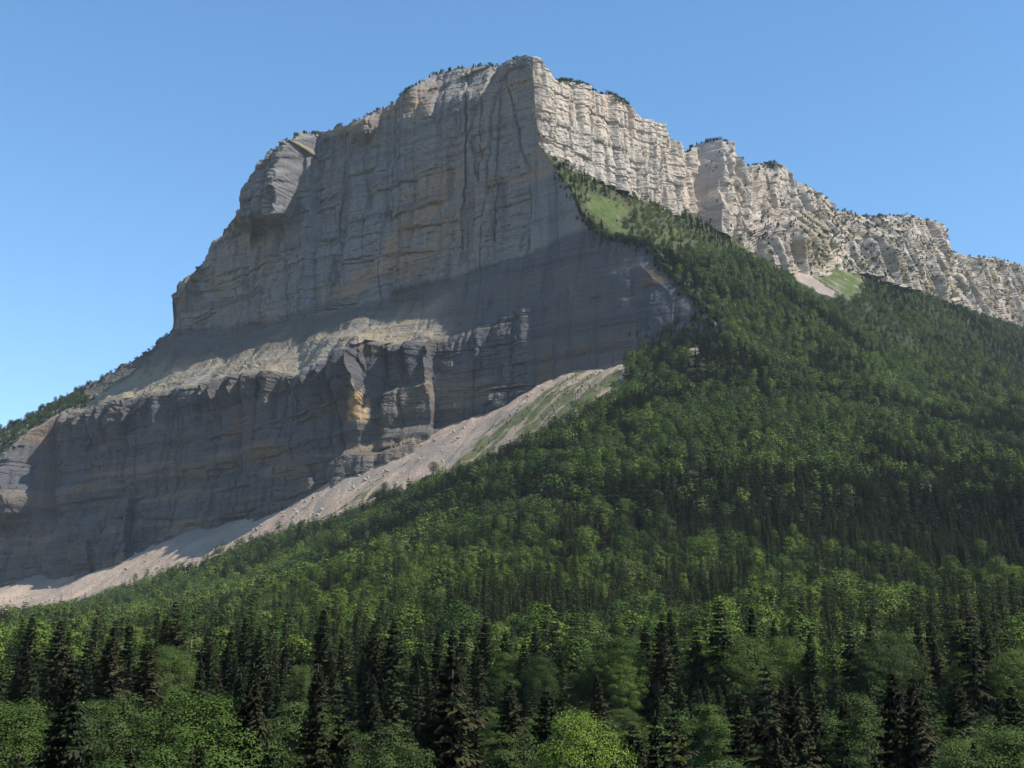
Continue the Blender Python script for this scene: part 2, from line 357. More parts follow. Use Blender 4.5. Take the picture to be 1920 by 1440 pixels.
    me = make_mesh("shaded_cliff", Pall, grid_faces(nr, nc)[:, ::-1], mat_shade_rock, False, {"veg": veg, "marl_shade": marl_shade, "scar": scar})
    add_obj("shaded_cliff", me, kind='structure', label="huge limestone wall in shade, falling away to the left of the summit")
    return PX, PY, L, P, s
def RIMY(px): return pl(RIM, px)
LW = build_left_wall()

# ------------------------------------------------------------------ the sunlit wall (right of the prow)
N_R = np.array([-0.670, 0.742]); C_R = float(N_R @ np.array([34.0, 2000.0]))
RR = [(994,112),(1000,106),(1008,110),(1016,126),(1035,151),(1060,156),(1090,166),(1110,179),(1160,191),(1175,206),(1190,226),(1225,241),(1245,266),(1265,286),(1280,291),(1300,276),(1335,267),(1350,271),(1365,286),(1385,300),(1393,316),(1420,309),(1450,309),(1465,331),(1490,351),(1530,373),(1541,386),(1547,403),(1570,400),(1600,413),(1640,409),(1660,410),(1690,407),(1740,417),(1755,441),(1766,478),(1800,482),(1860,493),(1920,505),(2080,545)]
RB = [(999,190),(1003,225),(1010,285),(1045,306),(1080,320),(1130,342),(1180,366),(1240,390),(1290,408),(1340,430),(1360,440),(1400,480),(1450,505),(1500,508),(1540,510),(1600,505),(1640,520),(1700,540),(1760,562),(1800,580),(1860,605),(1920,632),(2080,690)]
def build_right_wall():
    cols = np.concatenate([np.arange(999, 1012, 0.7), np.arange(1012, 2080.1, 1.55)]); nc = len(cols); n = 190
    top = np.array([pl(RR, c) for c in cols]); bot = np.array([pl(RB, c) for c in cols]) + 14
    T = np.linspace(0, 1, n)[:, None]
    PY = bot * (1 - T) + top * T; PX = np.tile(cols, (n, 1)); T = T * np.ones_like(PX)
    off = pl([(994,0),(1130,0),(1160,12),(1165,4),(1215,10),(1262,14),(1275,-36),(1290,-44),(1336,14),(1352,24),(1360,-14),(1372,-10),(1394,24),(1408,-12),(1440,20),(1470,22),(1546,26),(1550,-60),(1600,-52),(1680,-30),(1740,-26),(1764,-30),(1768,-210),(1900,-190),(2080,-180)], PX)
    # benches: the wall steps back halfway up on the vegetated right part
    veg_amt = pl([(994,0),(1280,0.0),(1350,0.12),(1420,0.5),(1560,0.95),(1700,0.9),(1770,0.8),(2080,0.9)], PX)
    band = pl([(994,500),(1380,500),(1420,452),(1500,455),(1600,458),(1660,470),(1800,560),(2080,660)], PX)
    bench = sm(1370, 1430, PX) * (1 - sm(1640, 1700, PX))
    Hpx = (bot - top)[None, :] * np.ones_like(PX)
    upz = sm(0, 1, (band - PY) / 60)
    off = off - bench * 62 * upz + bench * 20
    lean = pl([(994,6),(1200,16),(1500,40),(1760,70),(2080,60)], PX); off = off + lean * (0.5 - T)
    Y = (C_R - off) / (N_R[0] * ratio(PX, PY)[0] + N_R[1])
    P = unproj(PX, PY, Y)
    s = P[..., 0] * N_R[1] - P[..., 1] * N_R[0]; z = P[..., 2]; zs = z + 0.06 * s
    b1, l1, e1, h1 = blocks(s, zs, 52, 46, 111); b2, l2, e2, h2 = blocks(s, zs, 11, 21, 123); b3, l3, e3, h3 = blocks(s, zs, 5, 6, 131)
    d = 2.6 * b1 + 1.3 * l1 + 1.3 * b2 + 0.9 * l2 + 0.7 * b3 + 0.5 * l3
    d = d - 1.6 * np.exp(-(h1 / 1.5) ** 2) - 4.0 * np.exp(-(e1 / 1.8) ** 2)
    wsx = s + 10 * fbm(s / 60, z / 120, seed=15)
    rib = np.abs(fbm(wsx / 62, z / 600, seed=61, octaves=2)) * 2.0
    ribf = np.abs(fbm(wsx / 20, z / 260, seed=64, octaves=3)) * 2.0
    grow = pl([(994,0.25),(1060,0.6),(1150,1.0),(1500,1.2),(2080,1.5)], PX)
    d = d + grow * (24 * np.minimum(rib, 0.8) + 9 * ribf) + 0.9 * fbm(s / 7, z / 9, seed=66, octaves=3) + 8 * fbm(s / 90, z / 90, seed=67, octaves=3) * sm(1380, 1600, PX)
    d = d * (0.15 + 0.85 * sm(999, 1005, PX)) * (1 - 0.5 * sm(0.97, 1, T))
    P[..., 0] -= N_R[0] * d; P[..., 1] -= N_R[1] * d
    P[..., 2] += sm(0.97, 1, T) * 5 * fbm(s / 12, s / 33, seed=72, octaves=4) * sm(1010, 1040, PX)
    cx_ = pl([(108, 999), (200, 1002), (272, 1010), (312, 1040), (342, 1060)], PY); cw = np.exp(-np.maximum(PX - cx_, 0) / 16) * (1 - sm(330, 430, PY))
    cn = corner_notch(P[..., 2]); P[..., 0] += 0.9 * cn * cw; P[..., 1] -= 0.5 * cn * cw
    back = []
    for i, dd in enumerate([2, 6, 14, 28, 50, 90, 150, 260]):
        q = P[-1].copy(); q[:, 0] += N_R[0] * dd; q[:, 1] += N_R[1] * dd
        q[:, 2] += -0.12 * dd - np.where(cols < 1040, 0.0, 0.0006 * dd * dd) + (2 * fbm(q[:, 0] / 25, q[:, 1] / 25, seed=5) if i else 0); back.append(q)
    Pall = np.concatenate([P.reshape(-1, 3), np.array(back).reshape(-1, 3)])
    veg = np.concatenate([(veg_amt * sm(0.1, 0.5, fbm(s / 40, z / 30, seed=93) + 0.3 * veg_amt - 0.1) * 0.9).ravel(), np.full(8 * nc, 0.7)])
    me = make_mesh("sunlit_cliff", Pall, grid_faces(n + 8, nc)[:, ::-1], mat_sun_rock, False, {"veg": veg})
    add_obj("sunlit_cliff", me, kind='structure', label="pale ribbed limestone wall in full sun running right from the summit")
    return PX, PY, T, P, veg_amt
RW = build_right_wall()

# ------------------------------------------------------------------ ground: slopes below the walls
def rwall_Y(px, py, off):
    r, q = ratio(px, py); return (C_R - off) / (N_R[0] * r + N_R[1])
CAN = 11.0     # mean canopy depth above the ground
common = []    # (px, py, Y, lift)
for row in ((1440, 130, [(-300,0),(200,0),(960,0),(1700,0),(2200,0)]), (1300, 225, [(-300,0),(200,0),(960,0),(1700,0),(2200,0)])):
    for x, _ in row[2]: common.append((x, row[0], row[1], 18))
common += [(-300,1232,520,CAN),(0,1226,520,CAN),(300,1224,500,CAN),(700,1215,430,CAN),(1100,1210,420,CAN),(1500,1205,420,CAN),(1900,1195,420,CAN),(2300,1195,420,CAN),
           (-300,1205,900,CAN),(0,1195,850,CAN),(250,1190,800,CAN),(520,1160,760,CAN),(800,1110,700,CAN),(1100,1100,690,CAN),(1500,1100,690,CAN),(1900,1095,700,CAN),(2300,1095,700,CAN),
           (700,1050,950,CAN),(900,1000,960,CAN),(1200,1000,900,CAN),(1500,1000,900,CAN),(1900,1000,920,CAN),(2300,1000,920,CAN),
           (850,930,1350,CAN),(1000,900,1200,CAN),(1250,900,1130,CAN),(1500,900,1140,CAN),(1800,900,1250,CAN),(2200,900,1350,CAN),
           (1100,800,1420,CAN),(1300,800,1350,CAN),(1500,800,1400,CAN),(1700,800,1550,CAN),(1900,800,1700,CAN),(2200,800,1900,CAN),
           (1200,710,1680,CAN),(1350,690,1640,CAN),(1500,690,1730,CAN),(1700,700,2000,CAN),(1900,700,2250,CAN)]
lowpts = common + [(-300,1185,1700,CAN),(0,1178,1650,CAN),(300,1140,1500,CAN),(500,1090,1400,CAN),(650,1020,1400,CAN),
          (0,1156,2150,0),(180,1120,2100,0),(350,1065,2030,0),(520,998,1960,0),(700,930,1880,0),(850,882,1780,0),(1000,815,1710,0),(1180,706,1690,0),(1290,660,1720,3)]
for px, py in BASE[:-1]:
    tw = pl(TW, px); lowpts.append((px, py + 2, float(wall_Y(px, py, tw + 22)), 0))
highpts = common + [(1150,400,2010,0),(1180,440,1990,4),(1300,450,2110,CAN),(1250,480,1960,8),(1400,520,2080,CAN),(1500,560,2120,CAN),(1500,640,1900,CAN),(1400,640,1800,CAN),
          (1550,525,2400,0),(1600,600,2260,CAN),(1700,590,2480,CAN),(1800,640,2600,CAN),(1700,640,2250,CAN),(1440,500,2270,4),(1900,640,2850,8)]
for px, py in [(1010,272),(1060,342),(1090,402),(1130,442),(1215,457),(1255,510),(1300,560),(1345,602)]:
    highpts.append((px, py - 2, float(wall_Y(px, py, -4)), 3))
for px, py in RB[2:]:
    o = pl([(1000,4),(1370,4),(1430,30),(1546,40),(1560,-20),(1764,10),(1775,-150),(2080,-140)], px) + 8
    highpts.append((px, py - 4, float(rwall_Y(px, py - 4, o)), 0))
def tps(pts, extra):
    A = np.array([[*unproj(p[0], p[1], p[2])] for p in pts]); A[:, 2] -= np.array([p[3] for p in pts])
    A = np.concatenate([A, np.array(extra, float)])
    X = A[:, :2] / 1000; n = len(X)
    U = lambda r2: np.where(r2 > 0, r2 * np.log(r2 + 1e-12), 0)
    K = U(((X[:, None] - X[None]) ** 2).sum(-1)) + 2e-4 * np.eye(n)
    M = np.zeros((n + 3, n + 3)); M[:n, :n] = K; M[:n, n] = 1; M[:n, n + 1:] = X; M[n, :n] = 1; M[n + 1:, :n] = X.T
    w = np.linalg.solve(M, np.concatenate([A[:, 2], np.zeros(3)]))
    def f(x, y):
        sh = x.shape; x = x.ravel() / 1000; y = y.ravel() / 1000; out = np.empty(len(x))
        for i in range(0, len(x), 40000):
            a = x[i:i+40000, None] - X[None, :, 0]; b_ = y[i:i+40000, None] - X[None, :, 1]
            out[i:i+40000] = U(a * a + b_ * b_) @ w[:n] + w[n] + w[n + 1] * x[i:i+40000] + w[n + 2] * y[i:i+40000]
        return out.reshape(sh)
    return f
near = [(0, 0, -1.8), (-60, 0, -3), (60, 0, -3), (0, 60, -18), (-40, 60, -20), (40, 60, -20), (-200, 20, -22), (200, 20, -20), (0, -300, 10), (-800, -100, -40), (900, -100, -10)]
f_low = tps(lowpts, near + [(-1900, 1200, 60), (-2200, 2400, 150), (-1700, 3000, 230), (1700, 1000, 250)])
f_high = tps(highpts, near + [(1700, 1000, 260), (2200, 2500, 780), (-600, 1500, 150)])
T_END = float(np.linalg.norm(unproj(1345, 602, float(wall_Y(1345, 602, 0)))[:2] - np.array([34.0, 2000.0])))
def ground_z(x, y, parts=False):
    x = np.asarray(x, float); y = np.asarray(y, float)
    zl, zh = f_low(x, y), f_high(x, y)
    dw = x * N_L[0] + y * N_L[1] - C_L                       # >0: behind the big wall's plan line
    t = (x - 34.0) * N_L[1] - (y - 2000.0) * N_L[0]          # along the line, towards the right
    w = np.where(t < T_END, (dw > 9).astype(float), np.maximum((dw > 0), sm(T_END, T_END + 140, t) * sm(-160, 0, dw)))
    hid = (t < 0) | ((x * N_R[0] + y * N_R[1]) > C_R + 60)   # inside the mountain
    z = zl * (1 - w) + zh * w
    far = sm(0, 500, np.maximum(dw, 0))
    z = np.where(hid & (dw > 0), np.minimum(zl, 260 + 0 * x) - 60, z)
    z = np.clip(z, -90, 1000)
    outr = np.maximum(np.abs(x) - 1900, 0) + np.maximum(y - 3600, 0) + np.maximum(-y - 100, 0)
    z = z * np.exp(-outr / 1500)
    amp = sm(300, 900, y)
    gl = fbm(x / 170, y / 420, seed=201, octaves=4) * 24 + fbm(x / 45, y / 60, seed=202, octaves=3) * 2.5
    q = 1 - sm(1500, 1750, y) * 0.75
    z = z + gl * amp * q * (1 - hid)
    return z
# zones, read off the photograph onto the slope
SCREE = [(-250,1250),(-250,1060),(0,1060),(208,1030),(308,980),(417,960),(542,920),(640,870),(727,820),(800,780),(900,740),(1000,690),(1100,650),(1150,660),(1180,694),(1165,712),(1110,757),(1027,800),(940,850),(860,880),(793,897),(720,925),(640,962),(560,985),(517,997),(429,1030),(358,1062),(267,1088),(217,1108),(137,1133),(0,1156),(-250,1200)]
TURFZ = [(820,900),(905,815),(977,757),(1060,712),(1100,685),(1170,700),(1150,740),(1110,765),(1027,805),(940,855),(860,885)]
MEADOW = [[(1100,364),(1130,370),(1168,384),(1180,396),(1164,408),(1172,430),(1150,432),(1126,408),(1104,386)], [(1425,485),(1500,490),(1612,496),(1618,545),(1590,562),(1540,525),(1480,508)], [(1222,448),(1262,436),(1268,428),(1235,436)]]
SCREE2 = [[(1478,508),(1510,514),(1562,545),(1566,556),(1530,546),(1492,526)], [(1292,657),(1316,648),(1314,662),(1298,668)], [(1340,425),(1390,450),(1440,485),(1480,500),(1470,512),(1420,490),(1370,455)], [(90,1190),(150,1175),(200,1178),(120,1200)]]
def build_ground():
    xs = np.concatenate([np.linspace(-6000, -1400, 18)[:-1], np.linspace(-1400, 500, 400)[:-1], np.linspace(500, 1900, 160)[:-1], np.linspace(1900, 6000, 16)])
    ys = np.concatenate([np.linspace(-3000, 0, 14)[:-1], np.linspace(0, 1500, 120)[:-1], np.linspace(1500, 2850, 270)[:-1], np.linspace(2850, 3600, 30)[:-1], np.linspace(3600, 7000, 14)])
    X, Yy = np.meshgrid(xs, ys); Z = ground_z(X, Yy)
    P = np.stack([X, Yy, Z], -1); px, py, d = project(P)
    jit = 9 * fbm(X / 25, Yy / 25, seed=300, octaves=3)
    dw = X * N_L[0] + Yy * N_L[1] - C_L
    scree = in_poly(px + jit, py + jit, SCREE) & (Yy > 1300) & (dw < 0)
    hi = (dw > 0) | (X > 250)
    meadow = np.zeros_like(scree); sc2 = np.zeros_like(scree)
    for m in MEADOW: meadow |= in_poly(px + jit, py + 0.6 * jit, m) & hi & (Yy > 1500)
    for m in SCREE2: sc2 |= in_poly(px + jit, py + 0.5 * jit, m) & (Yy > 900)
    m2 = in_poly(px + jit, py + 0.6 * jit, MEADOW[1])
    turf = (in_poly(px + jit, py + jit, TURFZ) & scree).astype(float) * 0.62 + scree * 0.18 + scree * 0.25 * sm(840, 1000, px) 
    streak = in_poly(px + jit, py + 0.5 * jit, [(600,985),(640,955),(730,880),(745,870),(700,930),(640,975)]) | in_poly(px + jit, py + 0.5 * jit, [(20,1150),(150,1115),(160,1120),(60,1155)])
    turf = np.where(streak & scree, 0.6, turf)
    grain = fbm((X * 0.81 - Yy * 0.59) / 11, (X * .59 + Yy * .81) / 55, seed=311, octaves=4)
    low_part = sm(-40, 60, (py - pl([(820,890),(905,850),(977,800),(1060,757),(1170,722)], px)))
    turf = np.where(in_poly(px + jit, py + jit, TURFZ) & scree, 0.62 + 0.40 * grain + 0.35 * low_part + 0.3 * fbm(X / 35, Yy / 35, seed=313, octaves=3), turf)
    upland = (dw > 0) & (py < 480) & (px < 1480) & (X > 0)
    forest = 1.0 - (scree | meadow | sc2)
    # rubble relief and runnels down the scree
    run = fbm((X * 0.81 - Yy * 0.59) / 14 + 2 * fbm(X / 90, Yy / 90, seed=7), (X * .59 + Yy * .81) / 120, seed=305, octaves=4)
    P[..., 2] += (scree | sc2) * (2.4 * run + 1.2 * fbm(X / 8, Yy / 8, seed=306, octaves=3) + 5 * fbm(X / 70, Yy / 70, seed=309, octaves=2))
    faces = grid_faces(len(ys), len(xs)); sf = scree.ravel()[faces].sum(1) >= 2; mf = (meadow.ravel()[faces].sum(1) >= 2) & ~sf
    mead = meadow * np.clip(0.75 + 0.3 * m2 + 0.8 * fbm(X / 18, Yy / 18, seed=312, octaves=3), 0.25, 1)
    forest = np.where(upland, 0.7, forest) * (1 - meadow); turf = np.where(upland, 0.9, turf)
    at = {"turf": turf.ravel(), "forest": forest.ravel(), "meadow": mead.ravel()}
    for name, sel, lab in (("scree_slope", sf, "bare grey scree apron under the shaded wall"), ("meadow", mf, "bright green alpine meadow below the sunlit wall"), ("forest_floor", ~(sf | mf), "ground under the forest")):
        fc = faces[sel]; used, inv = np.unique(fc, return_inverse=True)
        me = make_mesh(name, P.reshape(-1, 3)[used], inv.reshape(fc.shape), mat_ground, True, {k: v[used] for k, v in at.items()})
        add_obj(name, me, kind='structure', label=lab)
build_ground()
# ------------------------------------------------------------------ tree meshes (unit height, base at the origin)
def quad_cloud(c, n, size, aspect, r, spin=None):
    """one small quad per point c with normal n"""
    N = len(c); n = n / (np.linalg.norm(n, axis=1, keepdims=True) + 1e-9)
    a = np.cross(n, r.normal(size=(N, 3))); a /= np.linalg.norm(a, axis=1, keepdims=True) + 1e-9
    b_ = np.cross(n, a); sz = np.asarray(size).reshape(-1, 1)
    v = np.stack([c - a * sz, c - b_ * sz * aspect, c + a * sz, c + b_ * sz * aspect], 1).reshape(-1, 3)
    return v, np.arange(N * 4).reshape(-1, 4)
def tube_mesh(paths, sides=6):
    V, Fc = [], []; o = 0
    for pts, rad in paths:
        pts = np.array(pts, float)
        for i, (p, rr) in enumerate(zip(pts, rad)):
            d = pts[min(i + 1, len(pts) - 1)] - pts[max(i - 1, 0)]; d /= np.linalg.norm(d) + 1e-9
            a = np.cross(d, (0.3, 1, 0.1)); a /= np.linalg.norm(a) + 1e-9; b_ = np.cross(d, a)
            for k in range(sides):
                t = 2 * math.pi * k / sides; V.append(p + rr * (a * math.cos(t) + b_ * math.sin(t)))
        for i in range(len(pts) - 1):
            for k in range(sides):
                Fc.append((o + i*sides + k, o + i*sides + (k+1) % sides, o + (i+1)*sides + (k+1) % sides, o + (i+1)*sides + k))
        o += len(pts) * sides
    return np.array(V), np.array(Fc)
def conifer(seed, whorls, per, twigs, R=0.17, sparse=0.0, z0=0.08):
    r = np.random.default_rng(seed); V, Q, leaf = [], [], []
    lean = r.normal(size=2) * 0.01
    for i in range(whorls):
        t = (i + r.uniform(-0.3, 0.3)) / whorls; z = z0 + (0.985 - z0) * max(t, 0) ** 0.92
        rad = R * ((1 - t) ** 0.86 + 0.014) * (0.8 + 0.2 * min(1, t * 6)) * r.uniform(0.75, 1.12)
        ph = r.uniform(0, 6.28); nb = max(3, int(per * (0.6 + 0.4 * (1 - t))))
        for k in range(nb):
            if r.random() < sparse * (1 - t): continue
            a = ph + 6.283 * k / nb + r.uniform(-0.3, 0.3); L = rad * r.choice([r.uniform(0.55, 0.9), r.uniform(0.85, 1.3)])
            d = np.array([math.cos(a), math.sin(a), 0]); sd_ = np.array([-d[1], d[0], 0])
            up = 0.35 * t - 0.12; droop = 0.55 * (1 - t) + 0.1
            ax = lambda u: np.array([lean[0] * z, lean[1] * z, z]) + d * L * u + np.array([0, 0, L * (up * u - droop * u * u + 0.22 * u ** 4)])
            g = r.random()
            if twigs == 0:      # whole bough as a folded kite
                w = L * 0.42 * r.uniform(0.8, 1.3) + 0.006
                m = ax(0.55); tip = ax(1.0); root = ax(0.0)
                V += [root, m - sd_ * w - np.array([0, 0, 0.35 * w]), tip, m + np.array([0, 0, 0.15 * w])]; n0 = len(V) - 4
                V += [root, m + np.array([0, 0, 0.15 * w]), tip, m + sd_ * w - np.array([0, 0, 0.35 * w])]
                Q += [(n0, n0 + 1, n0 + 2, n0 + 3), (n0 + 4, n0 + 5, n0 + 6, n0 + 7)]; leaf += [g] * 8
            else:
                for j in range(twigs):
                    u = 0.14 + 0.86 * (j + r.random()) / twigs
                    p = ax(u)
                    for sgn in (-1, 1):
                        l = (0.34 * L * (1.15 - u) + 0.014) * r.uniform(0.6, 1.3); wd = l * 0.24 + 0.0022
                        e = p + sd_ * sgn * l * 0.8 + d * l * 0.55 - np.array([0, 0, l * r.uniform(0.25, 0.85)])
                        mm = (p + e) / 2 + np.array([0, 0, 0.12 * l])
                        n0 = len(V); V += [p, mm - d * wd, e, mm + d * wd - np.array([0, 0, wd * 0.6])]
                        Q.append((n0, n0 + 1, n0 + 2, n0 + 3)); leaf += [np.clip(g * 0.5 + r.random() * 0.5, 0, 1)] * 4
    tv, tq = tube_mesh([([(0, 0, -0.03), (lean[0]*.3, lean[1]*.3, 0.3), (lean[0]*.7, lean[1]*.7, 0.7), (lean[0], lean[1], 0.99)], (0.014, 0.011, 0.006, 0.0012))], 5)
    VA = np.array(V); rr = np.linalg.norm(VA[:, :2], axis=1, keepdims=True) + 1e-4
    nr = np.concatenate([VA[:, :2] / rr, np.full((len(VA), 1), 0.5)], 1) + np.random.default_rng(seed + 90).normal(size=VA.shape) * 0.45
    crown = make_mesh("conifer_crown", V, Q, mat_needles, False, {"leaf": leaf}, nr)
    return crown, make_mesh("conifer_trunk", tv, tq, mat_bark)
def broadleaf(seed, clumps, per, size, R=0.30, zlo=0.22, shape=1.0, rag=0.2):
    r = np.random.default_rng(seed)
    i = np.arange(clumps); 
    ct = 1 - 1.75 * (i + 0.5) / clumps; st = np.sqrt(np.clip(1 - ct ** 2, 0, 1)); a = i * 2.39996 + r.uniform(-0.4, 0.4, clumps)
    H2 = (1 - zlo) / 2; zc = zlo + H2
    rad = R * (1 + 0.0 * a); wide = np.where(ct > 0, (1 - ct ** 2 * 0.15 * shape), 1)
    lum = 1 + rag * r.uniform(-1, 1, clumps)
    cen = np.stack([st * np.cos(a) * rad * wide * lum * 0.74, st * np.sin(a) * rad * wide * lum * 0.74, zc + ct * H2 * 0.78 * (1 + 0.5 * (lum - 1))], 1)
    cen = np.concatenate([cen, cen[::3] * np.array([0.5, 0.5, 1]) + np.array([0, 0, 0.0])])
    cr = R * (1.5 / math.sqrt(clumps) + 0.10) * r.uniform(0.75, 1.3, len(cen))
    V, Q, leaf, NR = [], [], [], []; o = 0
    for c, q in zip(cen, cr):
        n = r.normal(size=(per, 3)); n[:, 2] = np.where(r.random(per) < 0.7, np.abs(n[:, 2]), n[:, 2]); n /= np.linalg.norm(n, axis=1, keepdims=True)
        p = c + n * np.array([1, 1, 0.85]) * q * (r.uniform(0.35, 1.12, per) ** 0.6)[:, None]
        oc = c - np.array([0, 0, zc - 0.1]); oc = oc / (np.linalg.norm(oc) + 1e-9); nn = n * 1.0 + oc * 0.8 + r.normal(size=(per, 3)) * 0.38 + np.array([0, 0, 0.2])
        v, f = quad_cloud(p, nn, size * r.uniform(0.6, 1.3, per), 0.62, r)
        V.append(v); Q.append(f + o); o += len(v); leaf.append(np.repeat(np.clip(r.random(per) * 0.4 + 0.6 * r.random(), 0, 1), 4)); NR.append(np.repeat(n * 0.75 + oc * 0.7 + r.normal(size=(per, 3)) * 0.22 + np.array([0, 0, 0.1]), 4, axis=0))
    # inner boughs reaching the clumps
    paths = [([(0, 0, -0.03), (0.005, 0, 0.12), (0.01, 0.004, 0.4), (0.0, 0.0, 0.8)], (0.022, 0.017, 0.012, 0.003))]
    for c in cen[:: max(1, clumps // 12)]:
        b0 = np.array([0, 0, min(0.55, max(0.15, c[2] - 0.25))]); paths.append(([b0, (b0 + c) / 2 + np.array([0, 0, -0.02]), c], (0.009, 0.005, 0.0015)))
    tv, tq = tube_mesh(paths, 4)
    crown = make_mesh("broadleaf_crown", np.concatenate(V), np.concatenate(Q), mat_leaves, False, {"leaf": np.concatenate(leaf)}, np.concatenate(NR))
    return crown, make_mesh("broadleaf_trunk", tv, tq, mat_bark)

CON_NEAR = [conifer(1, 44, 10, 10, 0.21), conifer(2, 44, 9, 10, 0.23, 0.12), conifer(3, 32, 8, 12, 0.26, 0.32), conifer(4, 46, 10, 9, 0.18)]
CON_MID = [conifer(10 + i, 26, 9, 3, R, sp) for i, (R, sp) in enumerate([(0.18, 0), (0.21, 0.1), (0.195, 0.05), (0.16, 0.0)])]
CON_FAR = [conifer(20 + i, 13, 7, 0, R) for i, R in enumerate([0.18, 0.21, 0.16, 0.195])]
BRO_NEAR = [broadleaf(31, 90, 280, 0.0058, 0.31, 0.20, rag=0.4), broadleaf(32, 110, 210, 0.0054, 0.25, 0.15, rag=0.5), broadleaf(33, 70, 280, 0.0058, 0.20, 0.10, rag=0.6), broadleaf(34, 120, 220, 0.0056, 0.34, 0.2, rag=0.3)]
BRO_MID = [broadleaf(41 + i, 38, 44, 0.0185, R, 0.18, rag=g) for i, (R, g) in enumerate([(0.31, 0.2), (0.27, 0.35), (0.36, 0.25), (0.23, 0.3)])]
BRO_FAR = [broadleaf(51 + i, 16, 16, 0.045, R, 0.15, rag=g) for i, (R, g) in enumerate([(0.33, 0.2), (0.29, 0.35), (0.38, 0.25)])]

# ------------------------------------------------------------------ forest planting
def planting():
    out = []   # x,y,z,h,wscale,kind(0 con,1 bro),tint,warm
    for (y0, y1, sp) in ((118, 330, 7.4), (330, 700, 7.6), (700, 1500, 7.8), (1500, 3200, 8.2)):
        xs = np.arange(-0.56 * y1 - 120, 0.56 * y1 + 120, sp); ys = np.arange(y0, y1, sp)
        X, Y = np.meshgrid(xs, ys); X = X + rng.uniform(-0.48, 0.48, X.shape) * sp; Y = Y + rng.uniform(-0.48, 0.48, X.shape) * sp
        k = (np.abs(X) < 0.48 * Y + 120); out.append(np.stack([X[k], Y[k]], -1))
    A = np.concatenate(out); X, Y = A[:, 0], A[:, 1]; Z = ground_z(X, Y)
    P = np.stack([X, Y, Z], -1); px, py, d = project(P)
    dw = X * N_L[0] + Y * N_L[1] - C_L; t = (X - 34) * N_L[1] - (Y - 2000) * N_L[0]
    rw = X * N_R[0] + Y * N_R[1] - C_R
    jit = 6 * fbm(X / 30, Y / 30, seed=400)
    keep = ~((dw > -6) & (t < 0)) & ~((rw > -pl([(0, 6), (900, 30), (1400, -160)], X)) & (X > 20)) & ((px > -260) & (px < 2180) | (Y < 900))
    dens = np.ones(len(X))
    scree = in_poly(px + jit, py + jit, SCREE) & (Y > 1300) & (dw < 0)
    near_wall = (dw > -70) & (t < T_END - 40) & (dw < 0); dens[near_wall] = 0
    dens[scree] = 0.0
    sh = scree & in_poly(px, py, TURFZ); dens[sh] = 0.6 * sm(-0.2, 0.35, fbm(X[sh] / 25, Y[sh] / 25, seed=403))
    edge = scree & ~in_poly(px + jit, py + jit - 9, SCREE) ; dens[edge] = 0.4
    for m in MEADOW: dens[in_poly(px + jit, py + 0.6 * jit, m) & (Y > 1500)] = 0.3
    for m in SCREE2: dens[in_poly(px + jit, py + 0.5 * jit, m) & (Y > 900)] = 0.04
    upper = (dw > 0) & (py < 480) & (px < 1480); dens[upper] *= 1.1; inm = np.zeros(len(X), bool)
    for m in MEADOW: inm |= in_poly(px + jit, py + 0.6 * jit, m) & (Y > 1500)
    dens *= np.where(Y < 2000, 1, 0.9)
    gap = fbm(X / 28, Y / 28, seed=402, octaves=3); dens = dens * np.where(gap > 0.62, 0.35, 1)
    keep &= rng.random(len(X)) < dens
    HH = 15.0; tx_, ty_, _ = project(np.stack([X, Y, Z + HH], -1)); openz = np.zeros(len(X), bool)
    for m in MEADOW + SCREE2[:2]: openz |= in_poly(tx_, ty_, m) & (Y > 1400)
    openz |= in_poly(tx_, ty_ + 5 + jit * 0.6, SCREE) & (Y > 1200) & ~inm & ~sh
    keep &= ~(openz & (rng.random(len(X)) < 0.92))
    # share of conifers by zone (positions in the photograph), broken up by noise
    n = fbm(X / 120, Y / 150, seed=410, octaves=4)
    cf = 0.40 + 0.45 * sm(880, 930, py) * (1 - sm(1010, 1060, py)) * sm(850, 1000, px) - 0.14 * sm(1050, 1100, py) * (1 - sm(1200, 1260, py)) + 0.10 * sm(1230, 1300, py)
    cf = cf + 0.06 * sm(560, 660, py) * (1 - sm(830, 880, py)) * sm(1100, 1200, px) + 0.25 * (py < 520) + 0.15 * (px > 1500) * (py > 850)
    n2 = fbm(X / 45, Y / 55, seed=411, octaves=3)
    cf = cf + 0.28 * (Y < 330) 
    con = rng.random(len(X)) < np.clip(cf + 0.75 * n + 0.6 * n2, 0.03, 0.97)
    h = np.where(con, rng.normal(21.5, 4.5, len(X)), rng.normal(15.5, 4.0, len(X)))
    h = np.clip(h, 7, 31) * np.where(Y < 330, 1.08, 1)
    h = h * np.where(scree, 0.28, 1) * np.where(inm, 0.4, 1) * np.where(upper, 0.62, 1) * np.where((px > 1380) & (Y > 2200), 0.8, 1)
    big = fbm(X / 260, Y / 300, seed=420, octaves=2)
    tint = np.clip(0.42 - 0.15 * (Y < 330) + 0.35 * n2 + 0.25 * big + rng.normal(0, 0.25, len(X)) + 0.27 * sm(1040, 1100, py) * (1 - sm(1240, 1320, py)), 0, 1)
    warm = np.clip(rng.normal(0.05, 0.18, len(X)), 0, 0.7)
    w = rng.uniform(0.85, 1.2, len(X))
    k = keep
    T = dict(x=X[k], y=Y[k], z=Z[k] - 0.3, h=h[k], w=w[k], con=con[k], tint=tint[k], warm=warm[k])
    # trees clinging to rims, ledges and terraces
    def add(P, h, con, tint):
        n = len(P); 
        for kk, v in dict(x=P[:, 0], y=P[:, 1], z=P[:, 2] - 0.4, h=h, w=np.where(h < 9, rng.uniform(1.3, 2.3, n), rng.uniform(0.9, 1.35, n)), con=con, tint=tint, warm=np.zeros(n)).items(): T[kk] = np.concatenate([T[kk], v])
    PX, PY, L, P, s = LW
    top = P[-1]; cx = PX[-1]
